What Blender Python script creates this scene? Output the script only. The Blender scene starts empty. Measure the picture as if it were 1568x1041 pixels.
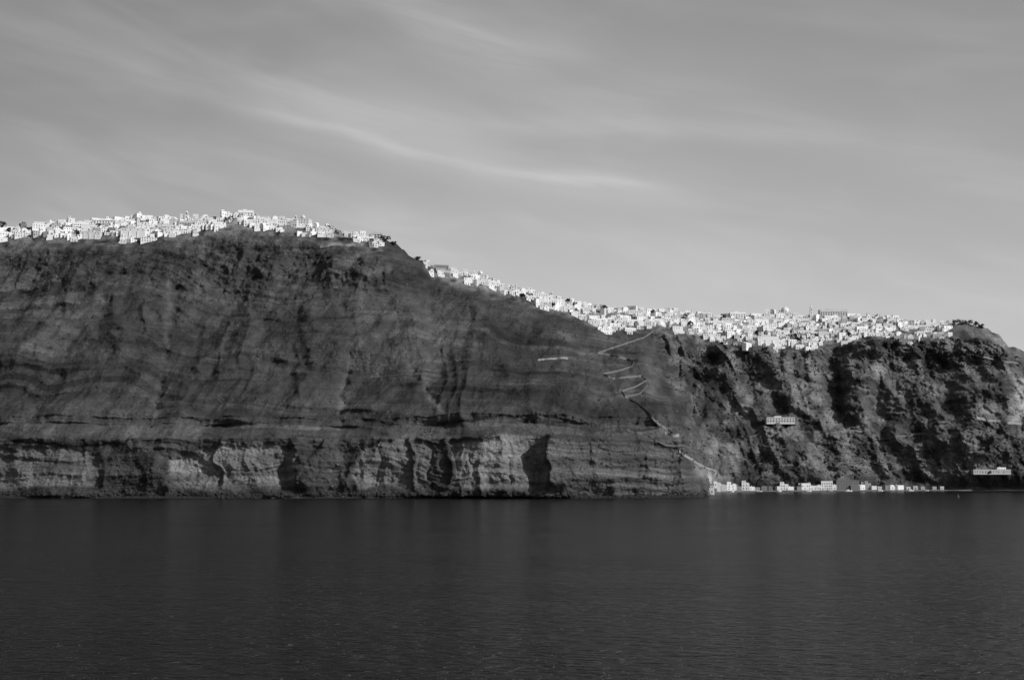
import bpy, math, random
import numpy as np
from mathutils import Vector
random.seed(7); rng=np.random.default_rng(11)
sc=bpy.context.scene
F=2178.0; CX,CY=784.0,520.5; HC=30.0; YH=717.0
P=math.atan((YH-CY)/F); cp,sp=math.cos(P),math.sin(P)
# ---------------------------------------------------------------- camera
cam=bpy.data.cameras.new("camera"); camo=bpy.data.objects.new("camera",cam)
sc.collection.objects.link(camo); cam.lens=50; cam.sensor_width=36; cam.clip_start=1; cam.clip_end=80000
camo.location=(0,0,HC); camo.rotation_euler=(math.pi/2+P,0,0); sc.camera=camo
sc.view_settings.view_transform='Standard'; sc.view_settings.look='None'; sc.view_settings.exposure=0
# ---------------------------------------------------------------- node helpers
class NT:
    def __init__(s,nt): s.nt=nt; nt.nodes.clear()
    def n(s,t,**k):
        nd=s.nt.nodes.new(t)
        for a,b in k.items(): setattr(nd,a,b)
        return nd
    def l(s,a,b): s.nt.links.new(a,b)
    def m(s,op,a,b=None,c=None,clamp=False):
        nd=s.n('ShaderNodeMath',operation=op); nd.use_clamp=clamp
        for i,v in enumerate((a,b,c)):
            if v is None: continue
            if isinstance(v,(int,float)): nd.inputs[i].default_value=v
            else: s.l(v,nd.inputs[i])
        return nd.outputs[0]
    def noise(s,vec,scale,detail=4,rough=.55,dist=0):
        nd=s.n('ShaderNodeTexNoise'); nd.inputs['Scale'].default_value=scale
        nd.inputs['Detail'].default_value=detail; nd.inputs['Roughness'].default_value=rough
        nd.inputs['Distortion'].default_value=dist
        if vec is not None: s.l(vec,nd.inputs['Vector'])
        return nd.outputs['Fac']
    def xyz(s,x,y,z=0.0):
        nd=s.n('ShaderNodeCombineXYZ')
        for i,v in enumerate((x,y,z)):
            if isinstance(v,(int,float)): nd.inputs[i].default_value=v
            else: s.l(v,nd.inputs[i])
        return nd.outputs[0]
    def ramp(s,v,a,b,c=0.,d=1.):
        nd=s.n('ShaderNodeMapRange'); nd.interpolation_type='SMOOTHSTEP'
        s.l(v,nd.inputs[0])
        for i,q in enumerate((a,b,c,d)): nd.inputs[i+1].default_value=q
        return nd.outputs[0]
# ---------------------------------------------------------------- sun + sky
SUN_EL=math.radians(33); SUN_AZ=math.radians(127)
sd=Vector((math.sin(SUN_AZ)*math.cos(SUN_EL),math.cos(SUN_AZ)*math.cos(SUN_EL),math.sin(SUN_EL)))
sl=bpy.data.lights.new("sun",'SUN'); sl.energy=3.3; sl.angle=math.radians(.5); sl.color=(1,1,1)
so=bpy.data.objects.new("sun",sl); sc.collection.objects.link(so)
so.rotation_euler=sd.to_track_quat('Z','Y').to_euler(); so.location=(600,-300,600)
w=bpy.data.worlds.new("World"); sc.world=w; w.use_nodes=True; g=NT(w.node_tree)
sky=g.n('ShaderNodeTexSky',sky_type='NISHITA'); sky.sun_disc=False
sky.sun_elevation=SUN_EL; sky.sun_rotation=SUN_AZ; sky.altitude=30; sky.air_density=1; sky.dust_density=1.2
bw=g.n('ShaderNodeRGBToBW'); g.l(sky.outputs[0],bw.inputs[0])
tc=g.n('ShaderNodeTexCoord'); sep=g.n('ShaderNodeSeparateXYZ'); g.l(tc.outputs['Generated'],sep.inputs[0])
az=g.m('ARCTAN2',sep.outputs[0],sep.outputs[1]); el=g.m('ARCSINE',sep.outputs[2])
warp=g.noise(g.xyz(g.m('MULTIPLY',az,5),g.m('MULTIPLY',el,9)),1.0,2)
elw=g.m('ADD',el,g.m('MULTIPLY',g.m('SUBTRACT',warp,.5),.026))
ut=g.m('ADD',g.m('MULTIPLY',az,1.25),.5)     # az -0.4..0.4
def a2(px): return math.atan((px-CX)/F)*1.25+.5
def e2(py): return (P+math.atan((CY-py)/F))/.5
fib=g.noise(g.xyz(g.m('ADD',g.m('MULTIPLY',az,14),g.m('MULTIPLY',el,20)),g.m('ADD',g.m('MULTIPLY',el,110),g.m('MULTIPLY',az,22)),3.3),1.0,4,.6,.4)
big=g.noise(g.xyz(g.m('MULTIPLY',az,6),g.m('ADD',g.m('MULTIPLY',el,22),g.m('MULTIPLY',az,4)),7.7),1.0,3,.55,.3)
def streak(pts,wd,amp,off=.3):
    fc=g.n('ShaderNodeFloatCurve'); c=fc.mapping.curves[0]; 
    pts=[(a2(x),e2(y)) for x,y in pts]
    c.points[0].location=pts[0]; c.points[1].location=pts[-1]
    for p in pts[1:-1]: c.points.new(*p)
    fc.mapping.update(); g.l(ut,fc.inputs['Value'])
    d=g.m('DIVIDE',g.m('SUBTRACT',elw,g.m('MULTIPLY',fc.outputs[0],.5)),wd)
    e=g.m('EXPONENT',g.m('MULTIPLY',g.m('MULTIPLY',d,d),-1))
    win=g.m('MULTIPLY',g.ramp(ut,pts[0][0],pts[0][0]+.09),g.ramp(ut,pts[-1][0]-.12,pts[-1][0],1,0))
    return g.m('MULTIPLY',g.m('MULTIPLY',e,win),g.m('MULTIPLY',g.m('ADD',fib,off),amp))
S=[streak([(300,160),(450,193),(620,232),(760,258),(900,278),(1080,298)],.0036,.20),
   streak([(280,160),(450,205),(620,238),(760,262),(900,285),(1150,315)],.013,.15),
   streak([(250,90),(430,140),(600,180),(800,200),(1000,200),(1400,235)],.008,.20,0),
   streak([(-200,50),(100,88),(300,140),(500,175),(760,215)],.011,.17,0),
   streak([(480,-40),(600,12),(700,50),(790,78),(960,75)],.013,.44,0),
   streak([(540,10),(700,80),(800,120),(900,150),(1150,180)],.014,.22,0),
   streak([(1000,120),(1200,190),(1400,255),(1568,300),(1800,340)],.018,.18,0)]
t=S[0]
for q in S[1:]: t=g.m('ADD',t,q)
t=g.m('ADD',t,g.m('MULTIPLY',g.ramp(big,.40,.75),.12))
# sky brightness ramp painted in by azimuth, darkening the left like lens falloff
sky_ramp=g.ramp(g.m('ADD',az,g.m('MULTIPLY',g.m('SUBTRACT',big,.5),.25)),-.55,.08,0,.44)
t=g.m('ADD',g.m('ADD',t,sky_ramp),.60)
val=g.m('MULTIPLY',bw.outputs[0],t)
bg=g.n('ShaderNodeBackground'); bg.inputs[1].default_value=.116; g.l(val,bg.inputs[0])
ow=g.n('ShaderNodeOutputWorld'); g.l(bg.outputs[0],ow.inputs[0])
# ---------------------------------------------------------------- materials
def mat(name): 
    m=bpy.data.materials.new(name); m.use_nodes=True; return m,NT(m.node_tree)
def simple(name,v,var=.1,sc_=.4,rough=.85,bump=0.):
    m,g=mat(name); p=g.n('ShaderNodeBsdfPrincipled'); o=g.n('ShaderNodeOutputMaterial'); g.l(p.outputs[0],o.inputs[0])
    ge=g.n('ShaderNodeNewGeometry'); nz=g.noise(ge.outputs['Position'],sc_,3,.6)
    oi=g.n('ShaderNodeObjectInfo')
    f=g.m('MULTIPLY',g.m('ADD',g.m('MULTIPLY',nz,2*var),1-var),v)
    f=g.m('MULTIPLY',f,g.m('ADD',g.m('MULTIPLY',oi.outputs['Random'],var*2.4),1-var*1.6))
    g.l(f,p.inputs['Base Color']); p.inputs['Roughness'].default_value=rough; p.inputs['Specular IOR Level'].default_value=.25
    return m
M_white=simple("whitewash_plaster",.74,.14); M_cream=simple("cream_plaster",.48,.18); M_grey=simple("stone_masonry",.24,.25,1.0,.9,.2)
M_win=simple("window_shutter_dark",.06,.3,.4,.3); M_wall=simple("path_wall_stone",.22,.3,.5,.9,.2); M_path=simple("path_rubble_stone",.13,.35,.5,.9)
M_roof=simple("roof_screed",.48,.2); M_conc=simple("quay_concrete",.16,.25,.4); M_bark=simple("bark",.08,.2); M_leaf=simple("foliage",.045,.4,1.2)
M_rock=simple("boulder_rock",.09,.4,.3,.95); M_shrub=simple("shrub_foliage",.035,.4,.5,.95); M_paint=simple("boat_paint_white",.75,.05,.4,.4); M_dpaint=simple("boat_paint_dark",.08,.1,.4,.4)
M_foam=simple("shore_wet_rock",.03,.2)
# terrain
M_ter,g=mat("volcanic_cliff"); p=g.n('ShaderNodeBsdfPrincipled'); o=g.n('ShaderNodeOutputMaterial'); g.l(p.outputs[0],o.inputs[0])
at=g.n('ShaderNodeAttribute',attribute_name="albedo"); ge=g.n('ShaderNodeNewGeometry'); pos=ge.outputs['Position']
n1=g.noise(pos,.35,4,.65)
mp=g.n('ShaderNodeMapping'); mp.inputs['Scale'].default_value=(.012,.012,.35); g.l(pos,mp.inputs[0])
st=g.noise(mp.outputs[0],1.,4,.6,.3)
f=g.m('MULTIPLY',at.outputs['Fac'],g.m('ADD',.5,g.m('MULTIPLY',n1,1.0)))
f=g.m('MULTIPLY',f,g.m('ADD',.55,g.m('MULTIPLY',st,.9)))
speck=g.ramp(n1,.60,.70); f=g.m('ADD',f,g.m('MULTIPLY',speck,g.m('MULTIPLY',at.outputs['Fac'],.6)))
g.l(f,p.inputs['Base Color']); p.inputs['Roughness'].default_value=.95; p.inputs['Specular IOR Level'].default_value=.15
b=g.n('ShaderNodeBump'); b.inputs['Strength'].default_value=1; b.inputs['Distance'].default_value=3.0
g.l(n1,b.inputs['Height']); g.l(b.outputs[0],p.inputs['Normal'])
# water
M_sea,g=mat("sea_water"); p=g.n('ShaderNodeBsdfPrincipled'); o=g.n('ShaderNodeOutputMaterial'); g.l(p.outputs[0],o.inputs[0])
ge=g.n('ShaderNodeNewGeometry'); pos=ge.outputs['Position']
mp=g.n('ShaderNodeMapping'); mp.inputs['Rotation'].default_value=(0,0,.3); mp.inputs['Scale'].default_value=(.6,1,1); g.l(pos,mp.inputs[0])
v=mp.outputs[0]
h=g.m('ADD',g.m('MULTIPLY',g.noise(v,.12,2,.5),4.0),g.m('MULTIPLY',g.noise(v,.42,4,.62,.3),5.2))
b=g.n('ShaderNodeBump'); b.inputs['Strength'].default_value=1; b.inputs['Distance'].default_value=1.0
g.l(h,b.inputs['Height']); g.l(b.outputs[0],p.inputs['Normal'])
mg=g.n('ShaderNodeMapping'); mg.inputs['Scale'].default_value=(.004,.012,1); g.l(pos,mg.inputs[0])
g.l(g.m('ADD',.13,g.m('MULTIPLY',g.noise(mg.outputs[0],1,3,.6),.16)),p.inputs['Roughness'])
p.inputs['Base Color'].default_value=(.003,.003,.003,1); p.inputs['IOR'].default_value=1.333; p.inputs['Specular IOR Level'].default_value=.35
# ---------------------------------------------------------------- noise
def hsh(i,j,s):
    n=(i.astype(np.int64)*374761393+j.astype(np.int64)*668265263+s*1442695041)&0xffffffff
    n=((n^(n>>13))*1274126177)&0xffffffff
    n=n^(n>>16); return (n&0xffff)/65535.0
def vn(x,y,s=0):
    xi=np.floor(x);yi=np.floor(y);fx=x-xi;fy=y-yi
    fx=fx*fx*fx*(fx*(fx*6-15)+10);fy=fy*fy*fy*(fy*(fy*6-15)+10)
    a=hsh(xi,yi,s);b_=hsh(xi+1,yi,s);c=hsh(xi,yi+1,s);d=hsh(xi+1,yi+1,s)
    return (a*(1-fx)+b_*fx)*(1-fy)+(c*(1-fx)+d*fx)*fy-.5
def fbm(x,y,o=4,s=0,g_=.5):
    r=0;a=1.
    for k in range(o):
        r=r+a*vn(x,y,s+k*17); x,y=(x*1.62+y*1.22)+13.1,(y*1.62-x*1.22)+7.7;a*=g_
    return r*1.2
def fbx(x,y,o=4,s=0,g_=.5):
    r=0;a=1.
    for k in range(o):
        r=r+a*vn(x,y,s+k*17); x=x*2.03+13.1;y=y*2.03+7.7;a*=g_
    return r*1.2
def ridge(x,y,o=3,s=0):
    r=0;a=1.
    for k in range(o):
        r=r+a*(1-np.abs(vn(x,y,s+k*31))*4); x=x*2.1+3.1;y=y*2.1+1.7;a*=.5
    return r/1.75
def ss(a,b,x):
    t=np.clip((x-a)/(b-a),0,1); return t*t*(3-2*t)
# ---------------------------------------------------------------- terrain
xs=np.linspace(-330,1900,1640)
def L(pts): 
    q=np.array(pts,float); return np.interp(xs,q[:,0],q[:,1])
def fromz(z,Y):
    r=(z-HC)/Y; bb=np.tan(np.arctan(r)-P); return (xs-CX)/F*Y/(cp-bb*sp), z+0*Y
def unp(px,py,Y):
    a=(px-CX)/F; bb=(CY-py)/F; dy=cp-bb*sp; dz=sp+bb*cp
    return a*Y/dy, HC+dz*Y/dy
T1p=L([(-330,372),(0,352),(60,345),(140,341),(200,335),(280,336),(330,333),(370,330),(420,337),(470,342),(520,354),(560,362),(590,365),(600,372),(615,383),(640,394),(660,405),(700,415),(750,430),(800,442),(830,452),(870,461),(900,468),(950,474),(1000,476),(1050,480),(1100,484),(1150,483),(1200,484),(1250,487),(1300,484),(1350,486),(1400,492),(1440,497),(1480,494),(1510,503),(1530,514),(1545,532),(1568,537),(1820,560)])
T0p=L([(-330,392),(0,371),(110,364),(210,367),(270,360),(350,349),(440,352),(520,364),(560,372),(600,386),(640,404),(660,420),(700,432),(750,444),(830,468),(880,484),(930,507),(1000,503),(1050,510),(1070,523),(1130,528),(1190,535),(1240,535),(1300,522),(1370,516),(1430,520),(1460,512),(1500,520),(1530,530),(1545,546),(1568,552),(1820,575)])
shore=L([(-330,1470),(0,1452),(400,1440),(700,1450),(840,1436),(1000,1452),(1070,1478),(1082,1560),(1100,1790),(1150,1850),(1300,1890),(1450,1925),(1568,1930),(1900,1900)])
d1=L([(-330,1488),(840,1458),(1000,1475),(1048,1490),(1060,1600),(1080,1900),(1300,1960),(1900,1990)])
d2=L([(-330,1535),(840,1508),(1000,1512),(1036,1530),(1048,1640),(1070,1940),(1300,1985),(1900,2010)])
d3=L([(-330,1540),(840,1514),(1000,1519),(1026,1542),(1038,1640),(1060,1960),(1300,2000),(1900,2020)])
d4=L([(-330,1600),(500,1600),(840,1640),(950,1680),(990,1760),(1040,2040),(1900,2050)])
dT0=L([(-330,1820),(0,1830),(590,1850),(640,1880),(660,1925),(830,1990),(950,2050),(1070,2105),(1900,2110)])
dT1=dT0+1.25*(T0p-T1p)+4
lv=[]
x_,z_=fromz(-15.,shore-6); lv.append((x_,shore-6,z_))
x_,z_=fromz(0.,shore); lv.append((x_,shore,z_))
port=ss(1075,1095,xs)
dq=shore+2+20*port; x_,z_=fromz(2.4,dq); lv.append((x_,dq,z_))
for pp,dd in ((672+0*xs,d1),(650+0*xs,d2),(637+0*xs,d3),(580+0*xs,d4),(T0p,dT0),(T1p,dT1)):
    x_,z_=unp(xs,pp,dd); lv.append((x_,dd,z_))
zr=lv[-1][2]; d=dT1+30; lv.append((lv[-1][0]*d/dT1,d,zr-2)); d=dT1+350; lv.append((lv[-1][0]*d/(dT1+30),d,zr*.75)); lv.append((lv[-1][0]*4500/d,0*xs+4500,0*xs-20))
cnt=[3,3,85,22,16,58,180,40,5,8,10]
rx,ry,rz,lev=[],[],[],[]
for i,c in enumerate(cnt):
    for k in range(c+(1 if i==len(cnt)-1 else 0)):
        t=k/c
        A,B=lv[i],lv[i+1]
        rx.append(A[0]*(1-t)+B[0]*t); ry.append(A[1]*(1-t)+B[1]*t); rz.append(A[2]*(1-t)+B[2]*t); lev.append(i+t)
X=np.array(rx);Y=np.array(ry);Z=np.array(rz);LV=np.array(lev)[:,None]+0*X
PX=xs[None,:]+0*X
r_=Z-HC; el_=np.arctan(r_/Y); PY=CY-F*np.tan(el_-P)
right=ss(985,1060,PX+(PY-580)*-.25)
town=ss(6.85,7.05,LV)
fade=np.where(PX>1080,ss(2.0,2.25,LV),ss(1.,2.06,LV)*.999)*(1-ss(6.8,7.0,LV)*.88)*(1-ss(8.5,9,LV)*.5)
wx=fbm(X/140,Z/140,3,5)*50; wz=fbm(X/160,Z/120,3,9)*34
slp=ss(3.95,4.2,LV)
dsp=np.zeros_like(X)     # metres toward the sea side
dsp+=fbm(X/170,Z/200,4,21)*(34+10*right)
gul=ridge((X+wx)/85,(Z+X*.1)/260,3,40); dsp+=gul*(12*(1-right)+8*right)
dsp+=ridge((X+wx*.6)/30,(Z)/160,2,140)*3.2*slp
dsp+=(1-right)*slp*fbm((X-Z*.6)/44,(Z+X*.3)/66,5,142)*16
rr_=ridge((X+wx*1.8+Z*.22)/88,(Z+wz*2)/380,4,77)
dsp+=right*rr_*12*(.7+.9*ss(-.2,.3,fbm(X/150,Z/120,2,80)))
dsp+=right*ridge((X+wx*1.2+Z*.1)/26,(Z+wz)/110,3,83)*4.5
dsp+=right*fbm(X/60,Z/60,5,79,.6)*9
# strata
zz=Z+.055*X+wz
strat=fbx(zz/19,X/600,4,3,.6)
dsp+=strat*(6.5*(1-right)+5.5*right)
ledge=np.clip(fbx(zz/34+4,X/350,2,6)*3,-.4,.6); dsp+=ledge*6*ss(3,4,LV)
crag=ss(480,400,PY-(PX>640)*(PX-640)*.18)*ss(6,6.3,LV)*(1-town)
rough=fbm(X/16,Z/14,5,55,.65); dsp+=rough*(2.2+3.4*right+6*crag+1.5*(LV<4))
dsp+=crag*ridge((X+wx)/45,Z/60,3,91)*8
def seg(x0,y0,x1,y1,wd):
    dx,dy=x1-x0,y1-y0; L2=dx*dx+dy*dy
    mrg=wd*5; x_lo,x_hi=min(x0,x1)-mrg,max(x0,x1)+mrg
    c0,c1=np.searchsorted(xs,[x_lo,x_hi]); out=np.zeros_like(PX)
    px,py=PX[:,c0:c1],PY[:,c0:c1]
    t=np.clip(((px-x0)*dx+(py-y0)*dy)/L2,0,1)
    wob=fbm(py/18,px/40,3,int(x0))*wd*1.1+fbm(py/60,px/60,2,int(x0)+3)*wd*1.5
    dd=np.hypot(px+wob-x0-t*dx,py-y0-t*dy)
    out[:,c0:c1]=np.exp(-(dd/wd)**2); return out
for a_ in [(1035,530,1105,655,15,18),(1110,570,1180,655,13,13),(1190,560,1240,655,16,11),(1335,535,1310,640,20,26),(1400,530,1445,650,17,14),(1475,520,1500,640,18,14),(1545,560,1530,700,17,18),
           (1275,545,1285,640,20,-22),(1370,560,1345,650,16,-10),(1150,560,1210,640,9,-8),(1070,570,1085,640,9,-14),(1450,560,1465,640,12,-8),(1190,680,1260,735,14,10),(1380,670,1440,735,16,12),(1480,660,1500,735,12,10),(1310,680,1350,735,12,-6),
           (495,405,585,425,16,18),(540,480,520,640,8,-7),(625,555,682,640,6,-5),(265,440,240,620,9,-9),(355,500,285,620,11,-10),(300,560,380,500,14,10),(120,520,60,620,14,-9),(60,540,130,500,12,8),(180,470,210,560,14,8),(460,470,470,600,12,8),(870,560,885,580,12,-8),(735,470,800,600,14,7),(100,470,20,560,12,6),(430,540,480,575,8,5),(980,560,1010,650,9,6),
           (1225,515,1240,540,12,14),(375,385,395,410,9,10),(60,400,40,450,10,-10),(230,480,235,500,9,9)]:
    dsp+=a_[5]*seg(*a_[:5])
# lower pale cliffs
fl=ss(2.05,2.2,LV)*(1-ss(3.,3.25,LV))
nx=PX+fbm(PX/30,PY/26,4,71)*12
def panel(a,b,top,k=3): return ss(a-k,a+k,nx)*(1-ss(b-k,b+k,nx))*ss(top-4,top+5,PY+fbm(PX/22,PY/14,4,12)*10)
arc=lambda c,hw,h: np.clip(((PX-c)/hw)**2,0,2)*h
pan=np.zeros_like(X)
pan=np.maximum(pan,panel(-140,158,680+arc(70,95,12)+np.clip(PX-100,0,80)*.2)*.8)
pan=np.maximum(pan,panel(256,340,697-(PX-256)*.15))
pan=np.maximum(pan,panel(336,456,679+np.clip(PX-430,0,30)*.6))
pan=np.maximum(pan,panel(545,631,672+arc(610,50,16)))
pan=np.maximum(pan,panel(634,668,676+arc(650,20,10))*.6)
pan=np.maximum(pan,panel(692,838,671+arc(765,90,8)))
head=ss(836,842,nx)*(1-right)
dsp-=fl*pan*6
dsp+=fl*head*(12-ss(860,1000,PX)*8)
for c,wd,am in ((462,14,10),(686,5,7),(632,3.5,5),(338,4,3),(250,20,6),(540,12,4),(843,9,10),(130,5,3),(30,8,3),(735,8,2.0),(590,8,2)): dsp+=fl*am*np.exp(-((nx-c)/wd)**2)
for c,wd,am,y0 in ((438,8,12,700),(815,12,15,680),(660,3,5,690),(330,2.5,4,715),(690,2,6,690),(148,6,4,690),(380,6,2,720),(780,2,3,700),(722,1.6,2,690),(575,2,2,690),(880,4,3,740),(950,5,3,745)): dsp-=fl*am*np.exp(-((nx-c)/wd)**2)*ss(y0-12,y0+22,PY)
cone=lambda c,top,k: np.clip(1-np.abs(nx*.5+PX*.5-c)/np.maximum((PY-top)*k,1),0,1)*ss(top,top+12,PY)
con=np.maximum.reduce([cone(205,662,1.15),cone(500,668,.8),cone(-190,670,1.0),cone(660,733,2.6),cone(590,736,2.4),cone(300,742,2.5),cone(60,740,3)])*(LV<3.4)*(1-right)
con=np.clip(con*2,0,1); dsp+=con*9*ss(2,2.6,LV+.2)
dsp+=fl*(1-right)*ridge(nx/11,PY/120,2,15)*1.6
dsp+=ss(2.85,3.0,LV)*(1-ss(3.9,4.0,LV))*fbm(X/22,Z/30,4,44)*5
dsp+=(1-right)*ss(3.95,4.05,LV)*(1-ss(4.9,5.0,LV))*(fbm(X/14,Z/200,4,46)*4+1)
dsp+=(1-right)*ss(4.8,5.0,LV)*(1-ss(5.05,5.2,LV))*2
dy_=dsp*fade
Yn=Y-dy_; Zn=Z+dsp*.12*fade*ss(1.9,2.3,LV)+fade*fbm(X/9,Z/9+Y/9,4,61)*(.8+.6*right)
Xn=X*(Yn/Y)+fade*fbm(X/13,Z/13,3,63)*2
sky_r=ss(7.6,8,LV)*(1-ss(9,10,LV)); Zn+=sky_r*fbm(X/22,X*0,5,88,.6)*2.2*np.where((PX>590)&(PX<645)|(PX>1455),2.2,.6)
# albedo (rock type map)
patch=fbm(X/90,Z/60,5,107,.6)
alb=.055+.024*patch+.020*np.clip(strat,-.5,.8)+.016*np.clip(-gul,-.5,.8)
lines=ss(.12,.3,fbx(zz/6.5,X/700,2,230))*ss(-.15,.15,fbm(X/120,Z/50,3,231)); alb+=.028*lines
alb-=.020*ss(.16,.28,fbx(zz/8+9,X/500,2,232))*ss(-.15,.15,fbm(X/100,Z/50,3,233))
alb=alb*(1-right)+right*(.066+.08*np.clip(fbm(X/32,Z/26,5,131,.6),-.4,.8)+.02*strat+.02*np.clip(rr_,-.6,.8)+.06*ss(.05,.3,fbm(X/14,Z/18,4,134)))
alb*=1-.15*crag
alb+=crag*.06*np.clip(fbm(X/9,Z/8,3,133)-.12,0,.5)
alb=np.where((LV>=3)&(LV<4),alb*(1-right)*1.4+alb*right,alb)
bands=np.clip(fbx(Z/3.2+.01*X+fbm(X/60,Z/60,2,8)*.8,X/160,3,151)+.1,0,1)
for (x0,y0,x1,y1,wd,am) in [(556,450,545,520,5,.03),(545,515,520,640,8,.045),(628,555,682,640,5,.05),(262,420,238,630,5,.03),(308,380,302,440,8,.035),(85,380,40,450,8,.035),(650,470,660,640,14,.010),(180,640,205,680,10,.03),(140,440,350,452,3,.03),(420,425,480,440,3,.035),(395,555,470,565,3,.03),(560,390,500,418,8,.035),(500,410,530,432,6,.05),(560,425,590,412,6,.06),(430,545,520,560,3,.02),(150,465,160,468,5,.06),
        (1500,640,1568,650,8,.09),(1556,592,1560,640,11,.24),(1045,540,1040,600,8,.04),(1100,560,1150,640,8,.03),(1120,600,1110,660,7,.04),(1330,560,1345,640,8,.03),(1480,560,1500,600,9,.04),(1065,715,1085,735,7,.14),(1525,515,1530,530,9,.12),(1215,600,1250,640,9,.05),(1400,540,1430,640,7,.03),(985,550,1000,600,9,.04),(760,460,820,480,8,.03),(690,430,760,455,6,.03),(840,505,900,545,5,.03),(1040,515,1050,540,8,.05),(1440,520,1500,545,7,.05)]:
    s_g=seg(x0,y0,x1,y1,wd)
    alb=alb+am*s_g
alb*=1+.40*fbm(X/8,Z/10,3,7)
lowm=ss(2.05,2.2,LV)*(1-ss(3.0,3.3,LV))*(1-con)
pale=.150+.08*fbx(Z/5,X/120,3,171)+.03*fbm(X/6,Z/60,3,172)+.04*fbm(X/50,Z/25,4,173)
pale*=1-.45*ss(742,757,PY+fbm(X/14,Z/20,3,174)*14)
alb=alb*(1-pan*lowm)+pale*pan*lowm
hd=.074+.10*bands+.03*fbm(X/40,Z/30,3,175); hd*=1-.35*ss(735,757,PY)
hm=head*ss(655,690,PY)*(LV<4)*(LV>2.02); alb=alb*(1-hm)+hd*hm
alb=np.where((Z<2.6+3*fbm(X/12,X*0,3,301))&(PX<1085),.030,alb)
bx=PX+fbm(X/15,Z/12,3,305)*14
tw=town*np.maximum(1-ss(580,596,bx),ss(648,668,bx)*(1-ss(1440,1460,bx)))*(LV<8.5); alb=alb*(1-tw)+tw*(.12+.18*fbm(X/9,Z/7,3,201))
alb=np.clip(alb,.018,.4)
def mesh_grid(name,X,Y,Z,matl,attr=None):
    R,C=X.shape; me=bpy.data.meshes.new(name)
    co=np.stack([X,Y,Z],-1).reshape(-1,3).astype(np.float32)
    i=np.arange(R*C).reshape(R,C)
    q=np.stack([i[:-1,:-1],i[:-1,1:],i[1:,1:],i[1:,:-1]],-1).reshape(-1,4).astype(np.int32)
    me.vertices.add(len(co)); me.vertices.foreach_set('co',co.ravel())
    me.loops.add(q.size); me.loops.foreach_set('vertex_index',q.ravel())
    me.polygons.add(len(q)); me.polygons.foreach_set('loop_start',np.arange(0,q.size,4,dtype=np.int32))
    me.polygons.foreach_set('loop_total',np.full(len(q),4,np.int32)); me.update(calc_edges=True)
    me.polygons.foreach_set('use_smooth',np.ones(len(q),bool))
    if attr is not None:
        a=me.attributes.new("albedo",'FLOAT','POINT'); a.data.foreach_set('value',attr.ravel().astype(np.float32))
    me.materials.append(matl); ob=bpy.data.objects.new(name,me); sc.collection.objects.link(ob); return ob
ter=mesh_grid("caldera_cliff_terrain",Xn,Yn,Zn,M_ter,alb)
# sea
me=bpy.data.meshes.new("sea_water"); s_=30000
me.from_pydata([(-s_,-s_,0),(s_,-s_,0),(s_,s_,0),(-s_,s_,0)],[],[(0,1,2,3)]); me.materials.append(M_sea)
sea=bpy.data.objects.new("sea_water",me); sc.collection.objects.link(sea)
bpy.context.view_layer.update()
def cast(px,py):
    a=(px-CX)/F; bb=(CY-py)/F; dv=Vector((a,cp-bb*sp,sp+bb*cp)).normalized()
    ok,loc,nor,_=ter.ray_cast(Vector((0,0,HC)),dv,distance=6000)
    return (loc,nor) if ok else (None,None)
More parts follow.
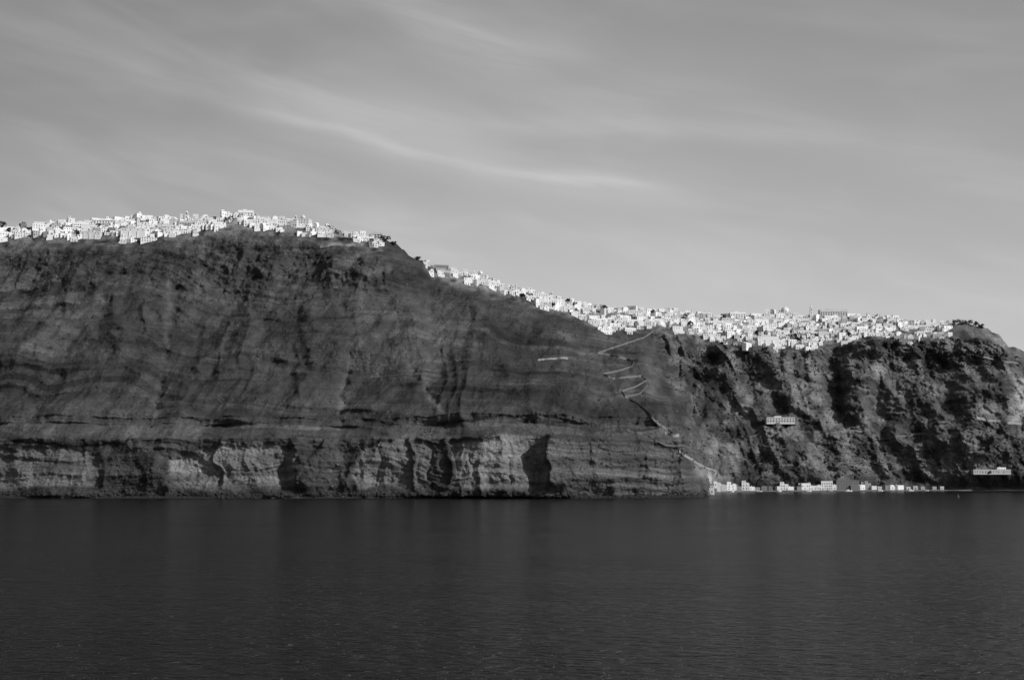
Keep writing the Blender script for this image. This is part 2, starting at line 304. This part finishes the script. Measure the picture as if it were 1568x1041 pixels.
# ---------------------------------------------------------------- building kit
MATS=[M_white,M_win,M_roof,M_cream,M_grey]
class B:
    def __init__(s): s.v=[];s.f=[];s.m=[]
    def box(s,x0,x1,y0,y1,z0,z1,m=0,top=None):
        n=len(s.v); s.v+=[(x0,y0,z0),(x1,y0,z0),(x1,y1,z0),(x0,y1,z0),(x0,y0,z1),(x1,y0,z1),(x1,y1,z1),(x0,y1,z1)]
        s.f+=[(n,n+3,n+2,n+1),(n+4,n+5,n+6,n+7),(n,n+1,n+5,n+4),(n+1,n+2,n+6,n+5),(n+2,n+3,n+7,n+6),(n+3,n,n+4,n+7)]
        s.m+=[m,m if top is None else top,m,m,m,m]
    def vault(s,x0,x1,y0,y1,z,m=0,axis='y'):
        n=len(s.v);K=8; r=(x1-x0)/2; c=(x0+x1)/2
        for yy in (y0,y1):
            for k in range(K+1):
                t=math.pi*k/K; s.v.append((c+r*math.cos(t),yy,z+r*.75*math.sin(t)))
        for k in range(K): s.f.append((n+k,n+k+1,n+K+2+k,n+K+1+k)); s.m.append(m)
        s.f.append(tuple(range(n,n+K+1))); s.f.append(tuple(range(n+2*K+1,n+K,-1))); s.m+=[m,m]
    def dome(s,cx,cy,z,r,m=0,K=16,R=6,sq=1.0):
        n=len(s.v)
        for j in range(R):
            t=math.pi/2*j/R
            for k in range(K): s.v.append((cx+r*math.cos(t)*math.cos(2*math.pi*k/K),cy+r*math.cos(t)*math.sin(2*math.pi*k/K),z+sq*r*math.sin(t)))
        s.v.append((cx,cy,z+sq*r)); tpv=len(s.v)-1
        for j in range(R-1):
            for k in range(K): s.f.append((n+j*K+k,n+j*K+(k+1)%K,n+(j+1)*K+(k+1)%K,n+(j+1)*K+k)); s.m.append(m)
        for k in range(K): s.f.append((n+(R-1)*K+k,n+(R-1)*K+(k+1)%K,tpv)); s.m.append(m)
    def cyl(s,cx,cy,z0,z1,r0,r1,m=0,K=12):
        n=len(s.v)
        for z,r in ((z0,r0),(z1,r1)):
            for k in range(K): s.v.append((cx+r*math.cos(2*math.pi*k/K),cy+r*math.sin(2*math.pi*k/K),z))
        for k in range(K): s.f.append((n+k,n+(k+1)%K,n+K+(k+1)%K,n+K+k)); s.m.append(m)
        s.f.append(tuple(range(n+K,n+2*K))); s.m.append(m)
    def parapet(s,x0,x1,y0,y1,z,h=.7,t=.3,m=0):
        s.box(x0,x1,y0,y0+t,z,z+h,m); s.box(x0,x1,y1-t,y1,z,z+h,m); s.box(x0,x0+t,y0+t,y1-t,z,z+h,m); s.box(x1-t,x1,y0+t,y1-t,z,z+h,m)
    def windows(s,x0,x1,y,z0,z1,step=3.2,ww=1.1,wh=1.5,m=1,door=False,prob=.85):
        fl=int((z1-z0)/3.1+.2); nn=max(1,int((x1-x0)/step))
        for f_ in range(max(fl,1)):
            for k in range(nn):
                if random.random()>prob: continue
                c=x0+(k+.5)*(x1-x0)/nn+random.uniform(-.3,.3); zb=z0+f_*3.1+1.0
                if door and f_==0 and random.random()<.35: s.box(c-.6,c+.6,y-.05,y+.1,z0+.05,z0+2.3,m)
                elif zb+wh<z1: s.box(c-ww/2,c+ww/2,y-.05,y+.1,zb,zb+wh,m)
    def sidewin(s,x,y0,y1,z0,z1,sg):
        fl=max(1,int((z1-z0)/3.1+.2)); nn=max(1,int((y1-y0)/3.5))
        for f_ in range(fl):
            for k in range(nn):
                if random.random()>.6: continue
                c=y0+(k+.5)*(y1-y0)/nn; zb=z0+f_*3.1+1
                if zb+1.4<z1: s.box(min(x-.1*sg,x+.05*sg),max(x-.1*sg,x+.05*sg),c-.5,c+.5,zb,zb+1.4,1)
    def make(s,name,loc,rot=0,mats=MATS):
        me=bpy.data.meshes.new(name); me.from_pydata(s.v,[],s.f); me.polygons.foreach_set('material_index',s.m)
        for m in mats: me.materials.append(m)
        ob=bpy.data.objects.new(name,me); ob.location=loc; ob.rotation_euler=(0,0,rot); sc.collection.objects.link(ob); return ob
def house(loc,rot,wd,dp,h,wm=0,style=None,found=5):
    b=B(); x0,x1=-wd/2,wd/2; st=style or random.choice(['flat','flat','flat','step','vault','terrace'])
    b.box(x0,x1,0,dp,-found,h,wm,top=2 if st!='vault' else wm)
    b.windows(x0+.4,x1-.4,0,0,h+.3,door=True,prob=random.uniform(.4,.95),ww=random.uniform(.9,1.4),step=random.uniform(2.4,3.6)); b.sidewin(x1,1,dp-1,0,h,1); b.sidewin(x0,1,dp-1,0,h,-1)
    if st=='vault' and wd<9: b.vault(x0+.02,x1-.02,0.02,dp-.02,h,wm)
    else: b.parapet(x0-.03,x1+.03,-.03,dp+.03,h-.1,random.uniform(.4,1.0),.3,wm)
    if st=='step':
        a=random.uniform(.35,.65)*wd; xx=x0+.4 if random.random()<.5 else x1-a-.4
        b.box(xx,xx+a,dp*.35,dp-.4,h,h+2.9,wm,top=2); b.windows(xx+.3,xx+a-.3,dp*.35,h,h+3.1,prob=.8); b.parapet(xx-.02,xx+a+.02,dp*.35-.02,dp-.38,h+2.8,.5,.25,wm)
    if st=='terrace':
        b.box(x0-.5,x1+.8,-3.6,-.002,-found,-.1,wm,top=2); b.box(x0-.5,x1+.8,-3.6,-3.35,-.1,.8,wm)
    if random.random()<.3: cxx=random.uniform(x0+1,x1-1); b.box(cxx-.35,cxx+.35,dp*.6,dp*.6+.7,h,h+1.7,wm)
    return b.make("whitewashed_house" if wm!=4 else "stone_house",loc,rot)
# ---------------------------------------------------------------- towns on the rim
T1f=lambda x: float(np.interp(x,xs,T1p)); T0f=lambda x: float(np.interp(x,xs,T0p))
nh=0
def gapnoise(x,y,s): return float(fbm(np.array([x/22.]),np.array([y/9.]),2,s)[0])
for (xa,xb) in ((-60,588),(648,1452)):
    for row in range(18):
        x=xa+random.uniform(0,8)
        while x<xb:
            big_=random.random()<.10
            wd=random.uniform(12,22) if big_ else random.uniform(4.5,9.5)
            x+=wd*.52
            y=T1f(x)+1.0+row*4.0+random.uniform(-1.8,1.8)
            lim=T0f(x)+ (4 if row<2 else gapnoise(x,y,5)*15+1.5)
            edge=min(1,(x-xa)/30,(xb-x)/30)
            if y<lim and (row==0 or gapnoise(x,y,8)>-.40) and random.random()<(.6+.4*edge):
                loc,nor=cast(x,y)
                if loc and loc.y>1650:
                    h=random.uniform(2.8,6.2) if not big_ else random.uniform(4.5,7.5)
                    if row==0: h=random.uniform(2.5,5.5) if random.random()<.8 else 7.5
                    r=random.random(); wm=0 if r<.84 else (3 if r<.95 else 4)
                    house(loc,random.gauss(0.05,.28)-math.atan2(loc.x,loc.y)*.6+.1,wd,random.uniform(4,7),h,wm,'flat' if big_ and random.random()<.5 else None,found=3.5); nh+=1
            x+=wd*.50+ (random.uniform(0,5) if random.random()<.25 else 0)
print("houses",nh)
def unp_pt(px,py,Yd):
    a,b_=unp(px,py,Yd); return (a,Yd,b_)
def at(px,py): 
    loc,n=cast(px,py)
    if loc is None: loc=Vector((*unp_pt(px,py,2100),))
    return loc
# landmark buildings
def church(loc,r=6.2,name="domed_church",k_=1.0):
    b=B(); b.box(-10,10,0,16,-8,6.5,0,top=2); b.parapet(-10.05,10.05,-.05,16.05,6.4,.7,.35)
    b.windows(-9,9,0,0,6.5,prob=1); b.cyl(0,8,6.4,10,r,r,0,16); b.dome(0,8,10,r,0,16,7); b.cyl(0,8,10+r-.1,12+r,.5,.15,0,8)
    for k in range(8):
        a=2*math.pi*k/8+.2; cx,cy=(r)*math.cos(a),8+(r)*math.sin(a); b.box(cx-.4,cx+.4,cy-.4,cy+.4,7.2,9.2,1)
    b.box(-10,-7.2,-.1,2.6,6.4,11,0); b.box(-9.3,-7.9,-.2,2.7,7.8,10,1); b.dome(-8.6,1.25,11,1.5,0,10,4)
    return b.make(name,loc,-.1)
def bell(loc,h=20,name="bell_tower"):
    b=B(); b.box(-2.2,2.2,0,4.4,-8,h*.6,0); b.box(-2.5,2.5,-.3,4.7,h*.6,h*.6+.5,0)
    for sx_ in (-1.9,1.1):
        for sy in (.3,3.3): b.box(sx_,sx_+.8,sy,sy+.8,h*.6+.5,h*.82,0)
    b.box(-2.2,2.2,0,4.4,h*.82,h*.87,0); b.cyl(0,2.2,h*.87,h*.95,1.4,1.3,0); b.dome(0,2.2,h*.95,1.35,0,10,4); b.cyl(0,2.2,h,h+1.5,.12,.08,1,6)
    b.box(-.5,.5,-.06,.1,3,5,1); b.box(-.5,.5,-.06,.1,8,10,1); b.box(-.6,.6,1.6,2.8,h*.62,h*.72,1)
    return b.make(name,loc)
def hotel(loc,wd,h,dp=12,wm=0,name="hotel_block",rot=0.,found=8):
    b=B(); b.box(-wd/2,wd/2,0,dp,-found,h,wm,top=2); b.parapet(-wd/2-.05,wd/2+.05,-.05,dp+.05,h-.1,.9,.35,wm)
    nf=int(h/3.2); n=int(wd/3.6)
    for f_ in range(nf):
        zb=f_*3.2
        b.box(-wd/2-.1,wd/2+.1,-.9,-.002,zb+2.95,zb+3.15,wm)
        for k in range(n):
            c=-wd/2+(k+.5)*wd/n; b.box(c-.6,c+.6,-.06,.1,zb+.3,zb+2.2,1)
    b.box(-wd*.2,wd*.05,dp*.3,dp*.8,h,h+2.6,wm,top=2)
    b.sidewin(wd/2,1,dp-1,0,h,1)
    return b.make(name,loc,rot)
def retwall(loc,wd,h,rot=0.):
    b=B(); b.box(-wd/2,wd/2,0,10,-8,h,0,top=2); b.parapet(-wd/2-.05,wd/2+.05,-.05,10.05,h-.05,.8,.4)
    for k in range(3): b.box(-wd/2+wd*k/3+.4,-wd/2+wd*k/3+1.4,-.8,-.002,-8,h*.7,0)
    b.box(-wd*.3,wd*.1,3,9,h,h+3.2,0,top=2); b.windows(-wd*.3,wd*.1,3,h,h+3.3,prob=1); b.windows(-wd*.45,wd*.45,0,h-3.3,h,prob=.5)
    return b.make("whitewashed_terrace_block",loc,rot)
church(at(1203,485)); bell(at(1243,488),20); hotel(at(1277,487),42,12.5,14,3); hotel(at(376,333),20,9,12,0,rot=.1)
hotel(at(1450,500.0),16,4.5,9,0); hotel(at(1130,487),24,8,10); hotel(at(575,366),18,7.5,10,3); hotel(at(715,420),34,6,10); hotel(at(300,345),46,5.5,10,3)
retwall(at(203,364),32,12); retwall(at(1177,531),32,15); retwall(at(140,366),22,9); retwall(at(258,360),14,8); retwall(at(1240,531),24,9); retwall(at(1090,520),26,8); retwall(at(828,460),22,9,.2); retwall(at(400,346),40,7); hotel(at(160,345),30,7,10); church(at(735,428),3.2); church(at(462,343),3.0); bell(at(285,337),12)
bell(at(845,459),11)
# ---------------------------------------------------------------- paths with parapet walls
def path(name,pts,wd=2.5,hw=1.3,matl=M_path,wob=1.5,sm=1):
    P_=[]
    for (a,b_) in zip(pts[:-1],pts[1:]):
        n=max(2,int(math.hypot(b_[0]-a[0],b_[1]-a[1])/2.0))
        for k in range(n):
            t=k/n; xq=a[0]+(b_[0]-a[0])*t; P_.append((xq,a[1]+(b_[1]-a[1])*t+wob*1.5*gapnoise(xq*2.2,a[1],3)*math.sin(math.pi*t)))
    P_.append(pts[-1]); C=[]
    for q in P_:
        loc,_=cast(*q)
        if loc: C.append(np.array(loc))
    if len(C)<3: return
    C=np.array(C)
    for _ in range(sm): C[1:-1]=(C[:-2]+C[1:-1]*2+C[2:])/4
    V=[];Fc=[]
    for c in C:
        j=random.uniform(-.3,.3)
        V+= [(c[0],c[1]-1.3,c[2]-2.0),(c[0],c[1]-1.1,c[2]+hw+j),(c[0],c[1]-.7,c[2]+hw+j),(c[0],c[1]-.6,c[2]+.25),(c[0],c[1]+wd,c[2]+.3),(c[0],c[1]+wd+1,c[2]-2)]
    for i in range(len(C)-1):
        if abs(C[i+1][1]-C[i][1])>25: continue
        for k in range(5): Fc.append((i*6+k,(i+1)*6+k,(i+1)*6+k+1,i*6+k+1))
    me=bpy.data.meshes.new(name); me.from_pydata(V,[],Fc); me.materials.append(matl); ob=bpy.data.objects.new(name,me); sc.collection.objects.link(ob)
path("zigzag_mule_path",[(1000,508),(985,518),(948,530),(915,541),(945,546),(970,554),(968,562),(945,569),(922,573),(940,580),(982,576),(990,583),(975,592),(952,600),(957,608),(975,618),(990,630),(1008,648),(1030,664)],2.5,1.5,M_wall,.5,0)
path("zigzag_mule_path",[(957,608),(980,603),(992,590)],2,1.1,M_wall,.3)
path("hillside_terrace_wall",[(824,552),(845,550),(870,549)],3,1.8,M_wall,.5)
path("hillside_terrace_wall",[(1018,664),(1028,667),(1040,668)],3,2.5,M_wall)
path("hillside_path",[(1040,690),(1062,705),(1080,716),(1098,722),(1088,735)],2.5,1.2,M_wall)
path("hillside_path",[(1255,661),(1275,662),(1300,660),(1330,657)],1.5,1.1,M_wall,3)
path("hillside_path",[(1130,668),(1175,662),(1225,660),(1255,661)],1.0,.2,M_path,4)
path("hillside_path",[(1345,672),(1385,667),(1410,664),(1430,664)],1.5,1.1,M_wall,3)
path("hillside_terrace_wall",[(1495,640),(1525,645),(1568,650)],3,2,M_wall)
path("hillside_path",[(825,510),(850,512),(872,514)],1.5,.0)
path("hillside_path",[(955,655),(1100,702),(1200,712),(1300,708),(1420,712),(1490,724)],.8,.1,M_path,6)
path("hillside_path",[(1440,520),(1470,534),(1500,545),(1560,556)],1.5,.4,M_path,4)
path("hillside_terrace_wall",[(490,378),(515,374),(530,376),(545,376)],2.5,2,M_wall)
def midy(px0,px1,py):     # most seaward point of the slope under a long building
    q=[cast(a,py)[0] for a in np.linspace(px0,px1,7)]; q=[c for c in q if c]
    m=at((px0+px1)/2,py); m.y=min(c.y for c in q)-.5; return m
hotel(midy(1177,1213,647),38,6.4,14,3,"terraced_guesthouse",found=2)
l=midy(1493,1545,724); house(l,0,50,14,4,3,'flat',2); house(l+Vector((-14,2,0)),0,14,8,6.5,4,'flat',2); house(l+Vector((14,3,0)),.1,12,8,7,0,'flat',2)
# ---------------------------------------------------------------- harbour
qx=np.arange(1086,1490,3.); V=[];Fc=[]
for q in qx:
    ys=float(np.interp(q,xs,shore)); X0=float(np.interp(q,xs,lv[1][0]))
    wv=ys-2.0+1.6*math.sin(q*.05)+1.2*math.sin(q*.17); tz=1.3+.4*math.sin(q*.09)
    V+=[(X0,wv,-3),(X0,wv,tz),(X0,wv+16,1.8),(X0,wv+30,-1)]
for i in range(len(qx)-1):
    for k in range(3): Fc.append((i*4+k,(i+1)*4+k,(i+1)*4+k+1,i*4+k+1))
me=bpy.data.meshes.new("harbour_quay"); me.from_pydata(V,[],Fc); me.materials.append(M_conc); sc.collection.objects.link(bpy.data.objects.new("harbour_quay",me))
def hb(px,wd,h,dp=8,wm=0,style='flat',off=7,zz_=1.7):
    ys=float(np.interp(px,xs,shore))+off; X0=float(np.interp(px,xs,lv[1][0])); return house((X0,ys,zz_),random.uniform(-.25,.25),wd,dp,h,wm,style,3)
for (px,wd,h,wm,stl,of,z0) in [(1088,9,5,0,'step',5,2),(1099,9,8,0,'flat',9,4),(1110,8,5,3,'vault',6,2),(1121,11,6.5,0,'flat',8,2),(1133,7,4,4,'flat',6,2),(1143,9,8,0,'step',9,3),(1153,7,4,0,'flat',6,2),(1172,7,4,4,'flat',8,2),(1203,11,7,0,'step',9,2),(1213,7,3.5,0,'flat',6,2),
      (1226,6,3.5,4,'flat',7,2),(1237,12,8,0,'flat',10,2),(1248,9,5,0,'terrace',9,2),(1256,7,4,0,'vault',6,2),(1269,15,10.5,0,'flat',9,2),(1279,7,6,0,'flat',8,2),(1321,12,6,0,'flat',9,2),(1333,8,8,4,'step',12,2),(1341,7,4.5,0,'flat',7,2),(1362,7,5,4,'flat',8,2),(1369,6,4,0,'vault',7,2),(1382,9,5.0,0,'flat',8,2),(1405,6,3.5,3,'flat',8,2),(1434,6,3,4,'flat',8,2),(1095,10,5,0,'flat',17,9),(1118,9,4,0,'flat',20,8),(1090,7,4,0,'vault',26,15),(1240,11,5,4,'flat',22,8),(1130,8,4,3,'flat',24,10),
      (1104,7,4,0,'flat',14,6),(1127,6,3.5,0,'vault',13,5),(1148,6,3.5,3,'flat',18,7),(1162,6,3,3,'flat',9,2),(1182,5,3,4,'flat',8,2),(1195,6,4,3,'flat',8,2),(1231,7,4,3,'flat',17,6),(1262,7,4,3,'flat',20,8),(1314,6,4,3,'vault',8,2),(1328,6,4,0,'flat',18,7),(1350,5,3,3,'flat',8,2),(1376,5,3,4,'flat',9,2),(1394,5,3,0,'flat',8,2),(1416,5,2.8,3,'flat',8,2),(1446,5,3,3,'flat',9,2)]:
    hb(px,wd,h,8,wm,stl,of,z0)
b=B(); b.box(-15,15,0,12,-3,12,4,top=2); b.parapet(-15.05,15.05,-.05,12.05,11.9,.8,.4,4); b.windows(-14,14,0,0,12,prob=1); b.box(3,15.2,-4,-.002,-3,6,4,top=2); b.cyl(-8,6,12,25,.9,.6,4,10); b.box(-13,-3,3,10,12,15.5,4,top=2)
b.make("stone_port_office",(float(np.interp(1301,xs,lv[1][0])),float(np.interp(1301,xs,shore))+9,1.8))
def boat(px,off,L_=9,rot=0.,name="fishing_boat"):
    b=B(); N=9
    for i in range(N):
        t=i/(N-1); x=-L_/2+L_*t; hw=L_*.16*(math.sin(math.pi*min(1,(t*.75+.25)))**.6 if t<1 else 0)+.02; sh=.9+.5*(2*t-1)**2
        n=len(b.v); b.v+=[(x,-hw,sh),(x,-hw*.7,.1),(x,0,-.4),(x,hw*.7,.1),(x,hw,sh),(x,0,sh-.3)]
        if i:
            o=n-6
            for k in range(5): b.f.append((o+k,n+k,n+k+1,o+k+1)); b.m.append(0)
            b.f.append((o+5,n+5,n,o)); b.m.append(0)
    b.f.append((0,1,2,3,4,5)); b.m.append(0)
    b.box(-L_*.25,L_*.05,-.8,.8,.6,2.5,0); b.box(-L_*.22,L_*.02,-.83,.83,1.6,2.2,1); b.cyl(L_*.12,0,.6,4.5,.07,.05,1,6)
    ys=float(np.interp(px,xs,shore))-off; X0=(px-CX)/F*ys*1.0
    b.make(name,(X0,ys,.1),rot,[M_paint,M_dpaint])
boat(1297,14,10,.3); boat(1160,12,8,-.2); boat(1236,12,7,.1); boat(1345,11,7,0.); boat(1392,13,8,.4); boat(1120,9,7,1.0); boat(1415,10,6,-.3); boat(1192,10,6,.6); boat(1268,11,7,-.5)
b=B(); b.cyl(0,0,-.5,.8,1.6,1.6,0); b.cyl(0,0,.8,3.2,.9,.25,0); b.cyl(0,0,3.2,4.2,.35,.35,0)
b.make("mooring_buoy",((1463-CX)/F*1480,1480,0),0,[M_dpaint])
# ---------------------------------------------------------------- vegetation
def tree(px,py,h,cw,name="pine_tree",cyp=False):
    l=at(px,py)
    b=B(); b.cyl(0,0,-2,h*.45,.3,.18,0,7)
    for k in range(5):
        a=random.uniform(0,6.28); n=len(b.v); r=cw*.3; z0=h*random.uniform(.25,.45)
        b.v+=[(.15,0,z0),(-.15,0,z0),(0,.15,z0+.2),(math.cos(a)*r,math.sin(a)*r,z0+h*.25)]; b.f+=[(n,n+1,n+3),(n+1,n+2,n+3),(n+2,n,n+3)]; b.m+=[0]*3
    cl=[(random.gauss(0,cw*.26),random.gauss(0,cw*.26),h*random.uniform(.35,.95)) for _ in range(16)]
    for c in cl:
        rr=cw*random.uniform(.12,.24)*(0.6 if cyp else 1)
        for _ in range(40):
            d=Vector((random.gauss(0,1),random.gauss(0,1),random.gauss(0,.8))).normalized()*rr*random.uniform(.3,1.1); q=Vector(c)+d
            u=Vector((random.gauss(0,1),random.gauss(0,1),random.gauss(0,1))).normalized()*random.uniform(.3,.65); vv=u.cross(Vector((random.gauss(0,1),random.gauss(0,1),1))).normalized()*.45
            n=len(b.v); b.v+=[tuple(q-u),tuple(q+vv),tuple(q+u),tuple(q-vv)]; b.f.append((n,n+1,n+2,n+3)); b.m.append(1)
    b.make(name,l,0,[M_bark,M_leaf])
for a_ in [(4,352,11,9),(14,358,8,8),(592,371,8,9),(585,368,6,7),(603,376,6,7),(1050,492,13,8),(1056,500,9,7),(1107,492,12,7),(1000,482,8,7),(1462,499,9,12),(1474,498,8,11),(1484,498,8,12),(1494,500,7,9),(1503,503,6,8),(118,362,8,8),(150,350,6,6),(350,340,6,8),(330,338,5,7),(925,474,6,7),(870,465,7,7),(880,469,6,6),(1215,520,9,10),(1222,524,8,9),(1105,528,6,7),(1285,735,9,9),(1188,746,6,6),(1160,744,6,6),(1222,744,6,7),(1350,744,6,7),(640,399,5,6),(845,470,6,7),(505,352,5,7),(570,372,5,7),(800,455,5,7),(1300,515,6,8),(1160,512,6,7)]:
    tree(*a_)
def scatter(name,n,size,matl,sel,flatn,quad=False):
    idx=np.flatnonzero(sel.ravel()); ch=rng.choice(idx,n,replace=False)
    xx,yy,zz2=Xn.ravel()[ch],Yn.ravel()[ch],Zn.ravel()[ch]
    ico=np.array([(0,0,1),(.9,0,.35),(.28,.85,.35),(-.72,.52,.35),(-.72,-.52,.35),(.28,-.85,.35),(.7,.5,-.5),(-.3,.8,-.5),(-.9,0,-.5),(-.3,-.8,-.5),(.7,-.5,-.5)])
    fc=[(0,1,2),(0,2,3),(0,3,4),(0,4,5),(0,5,1),(1,6,2),(2,6,7),(2,7,3),(3,7,8),(3,8,4),(4,8,9),(4,9,5),(5,9,10),(5,10,1),(1,10,6)]
    V=[];Fc=[]
    for i in range(n):
        s=size*rng.lognormal(0,.4); p_=ico*s*(.7+.6*rng.random((11,3)))*np.array([1,1,flatn])
        a=rng.random()*6.28; c,sn=math.cos(a),math.sin(a); p_=np.stack([p_[:,0]*c-p_[:,1]*sn,p_[:,0]*sn+p_[:,1]*c,p_[:,2]],1)+np.array([xx[i],yy[i],zz2[i]])
        k=len(V); V+=p_.tolist(); Fc+=[(a1+k,b1+k,c1+k) for a1,b1,c1 in fc]
    me=bpy.data.meshes.new(name); me.from_pydata(V,[],Fc); me.materials.append(matl); sc.collection.objects.link(bpy.data.objects.new(name,me))
slope=(LV>2.1)&(LV<6.95)
vegn=fbm(X/40,Z/30,3,400)
scatter("hillside_shrubs",4500,.8,M_shrub,slope&(pan<.3),.7)
scatter("hillside_shrubs",4500,1.0,M_shrub,slope&(right>.4)&(vegn>.02),.7)
scatter("scattered_boulders",3500,.65,M_rock,slope&((crag>.3)|(right>.5)|(con>.2)|(LV<2.3))&(pan<.3),.8)
scatter("shoreline_rocks",900,1.3,M_foam,(LV>.9)&(LV<2.05)&(PX<1085),.7)
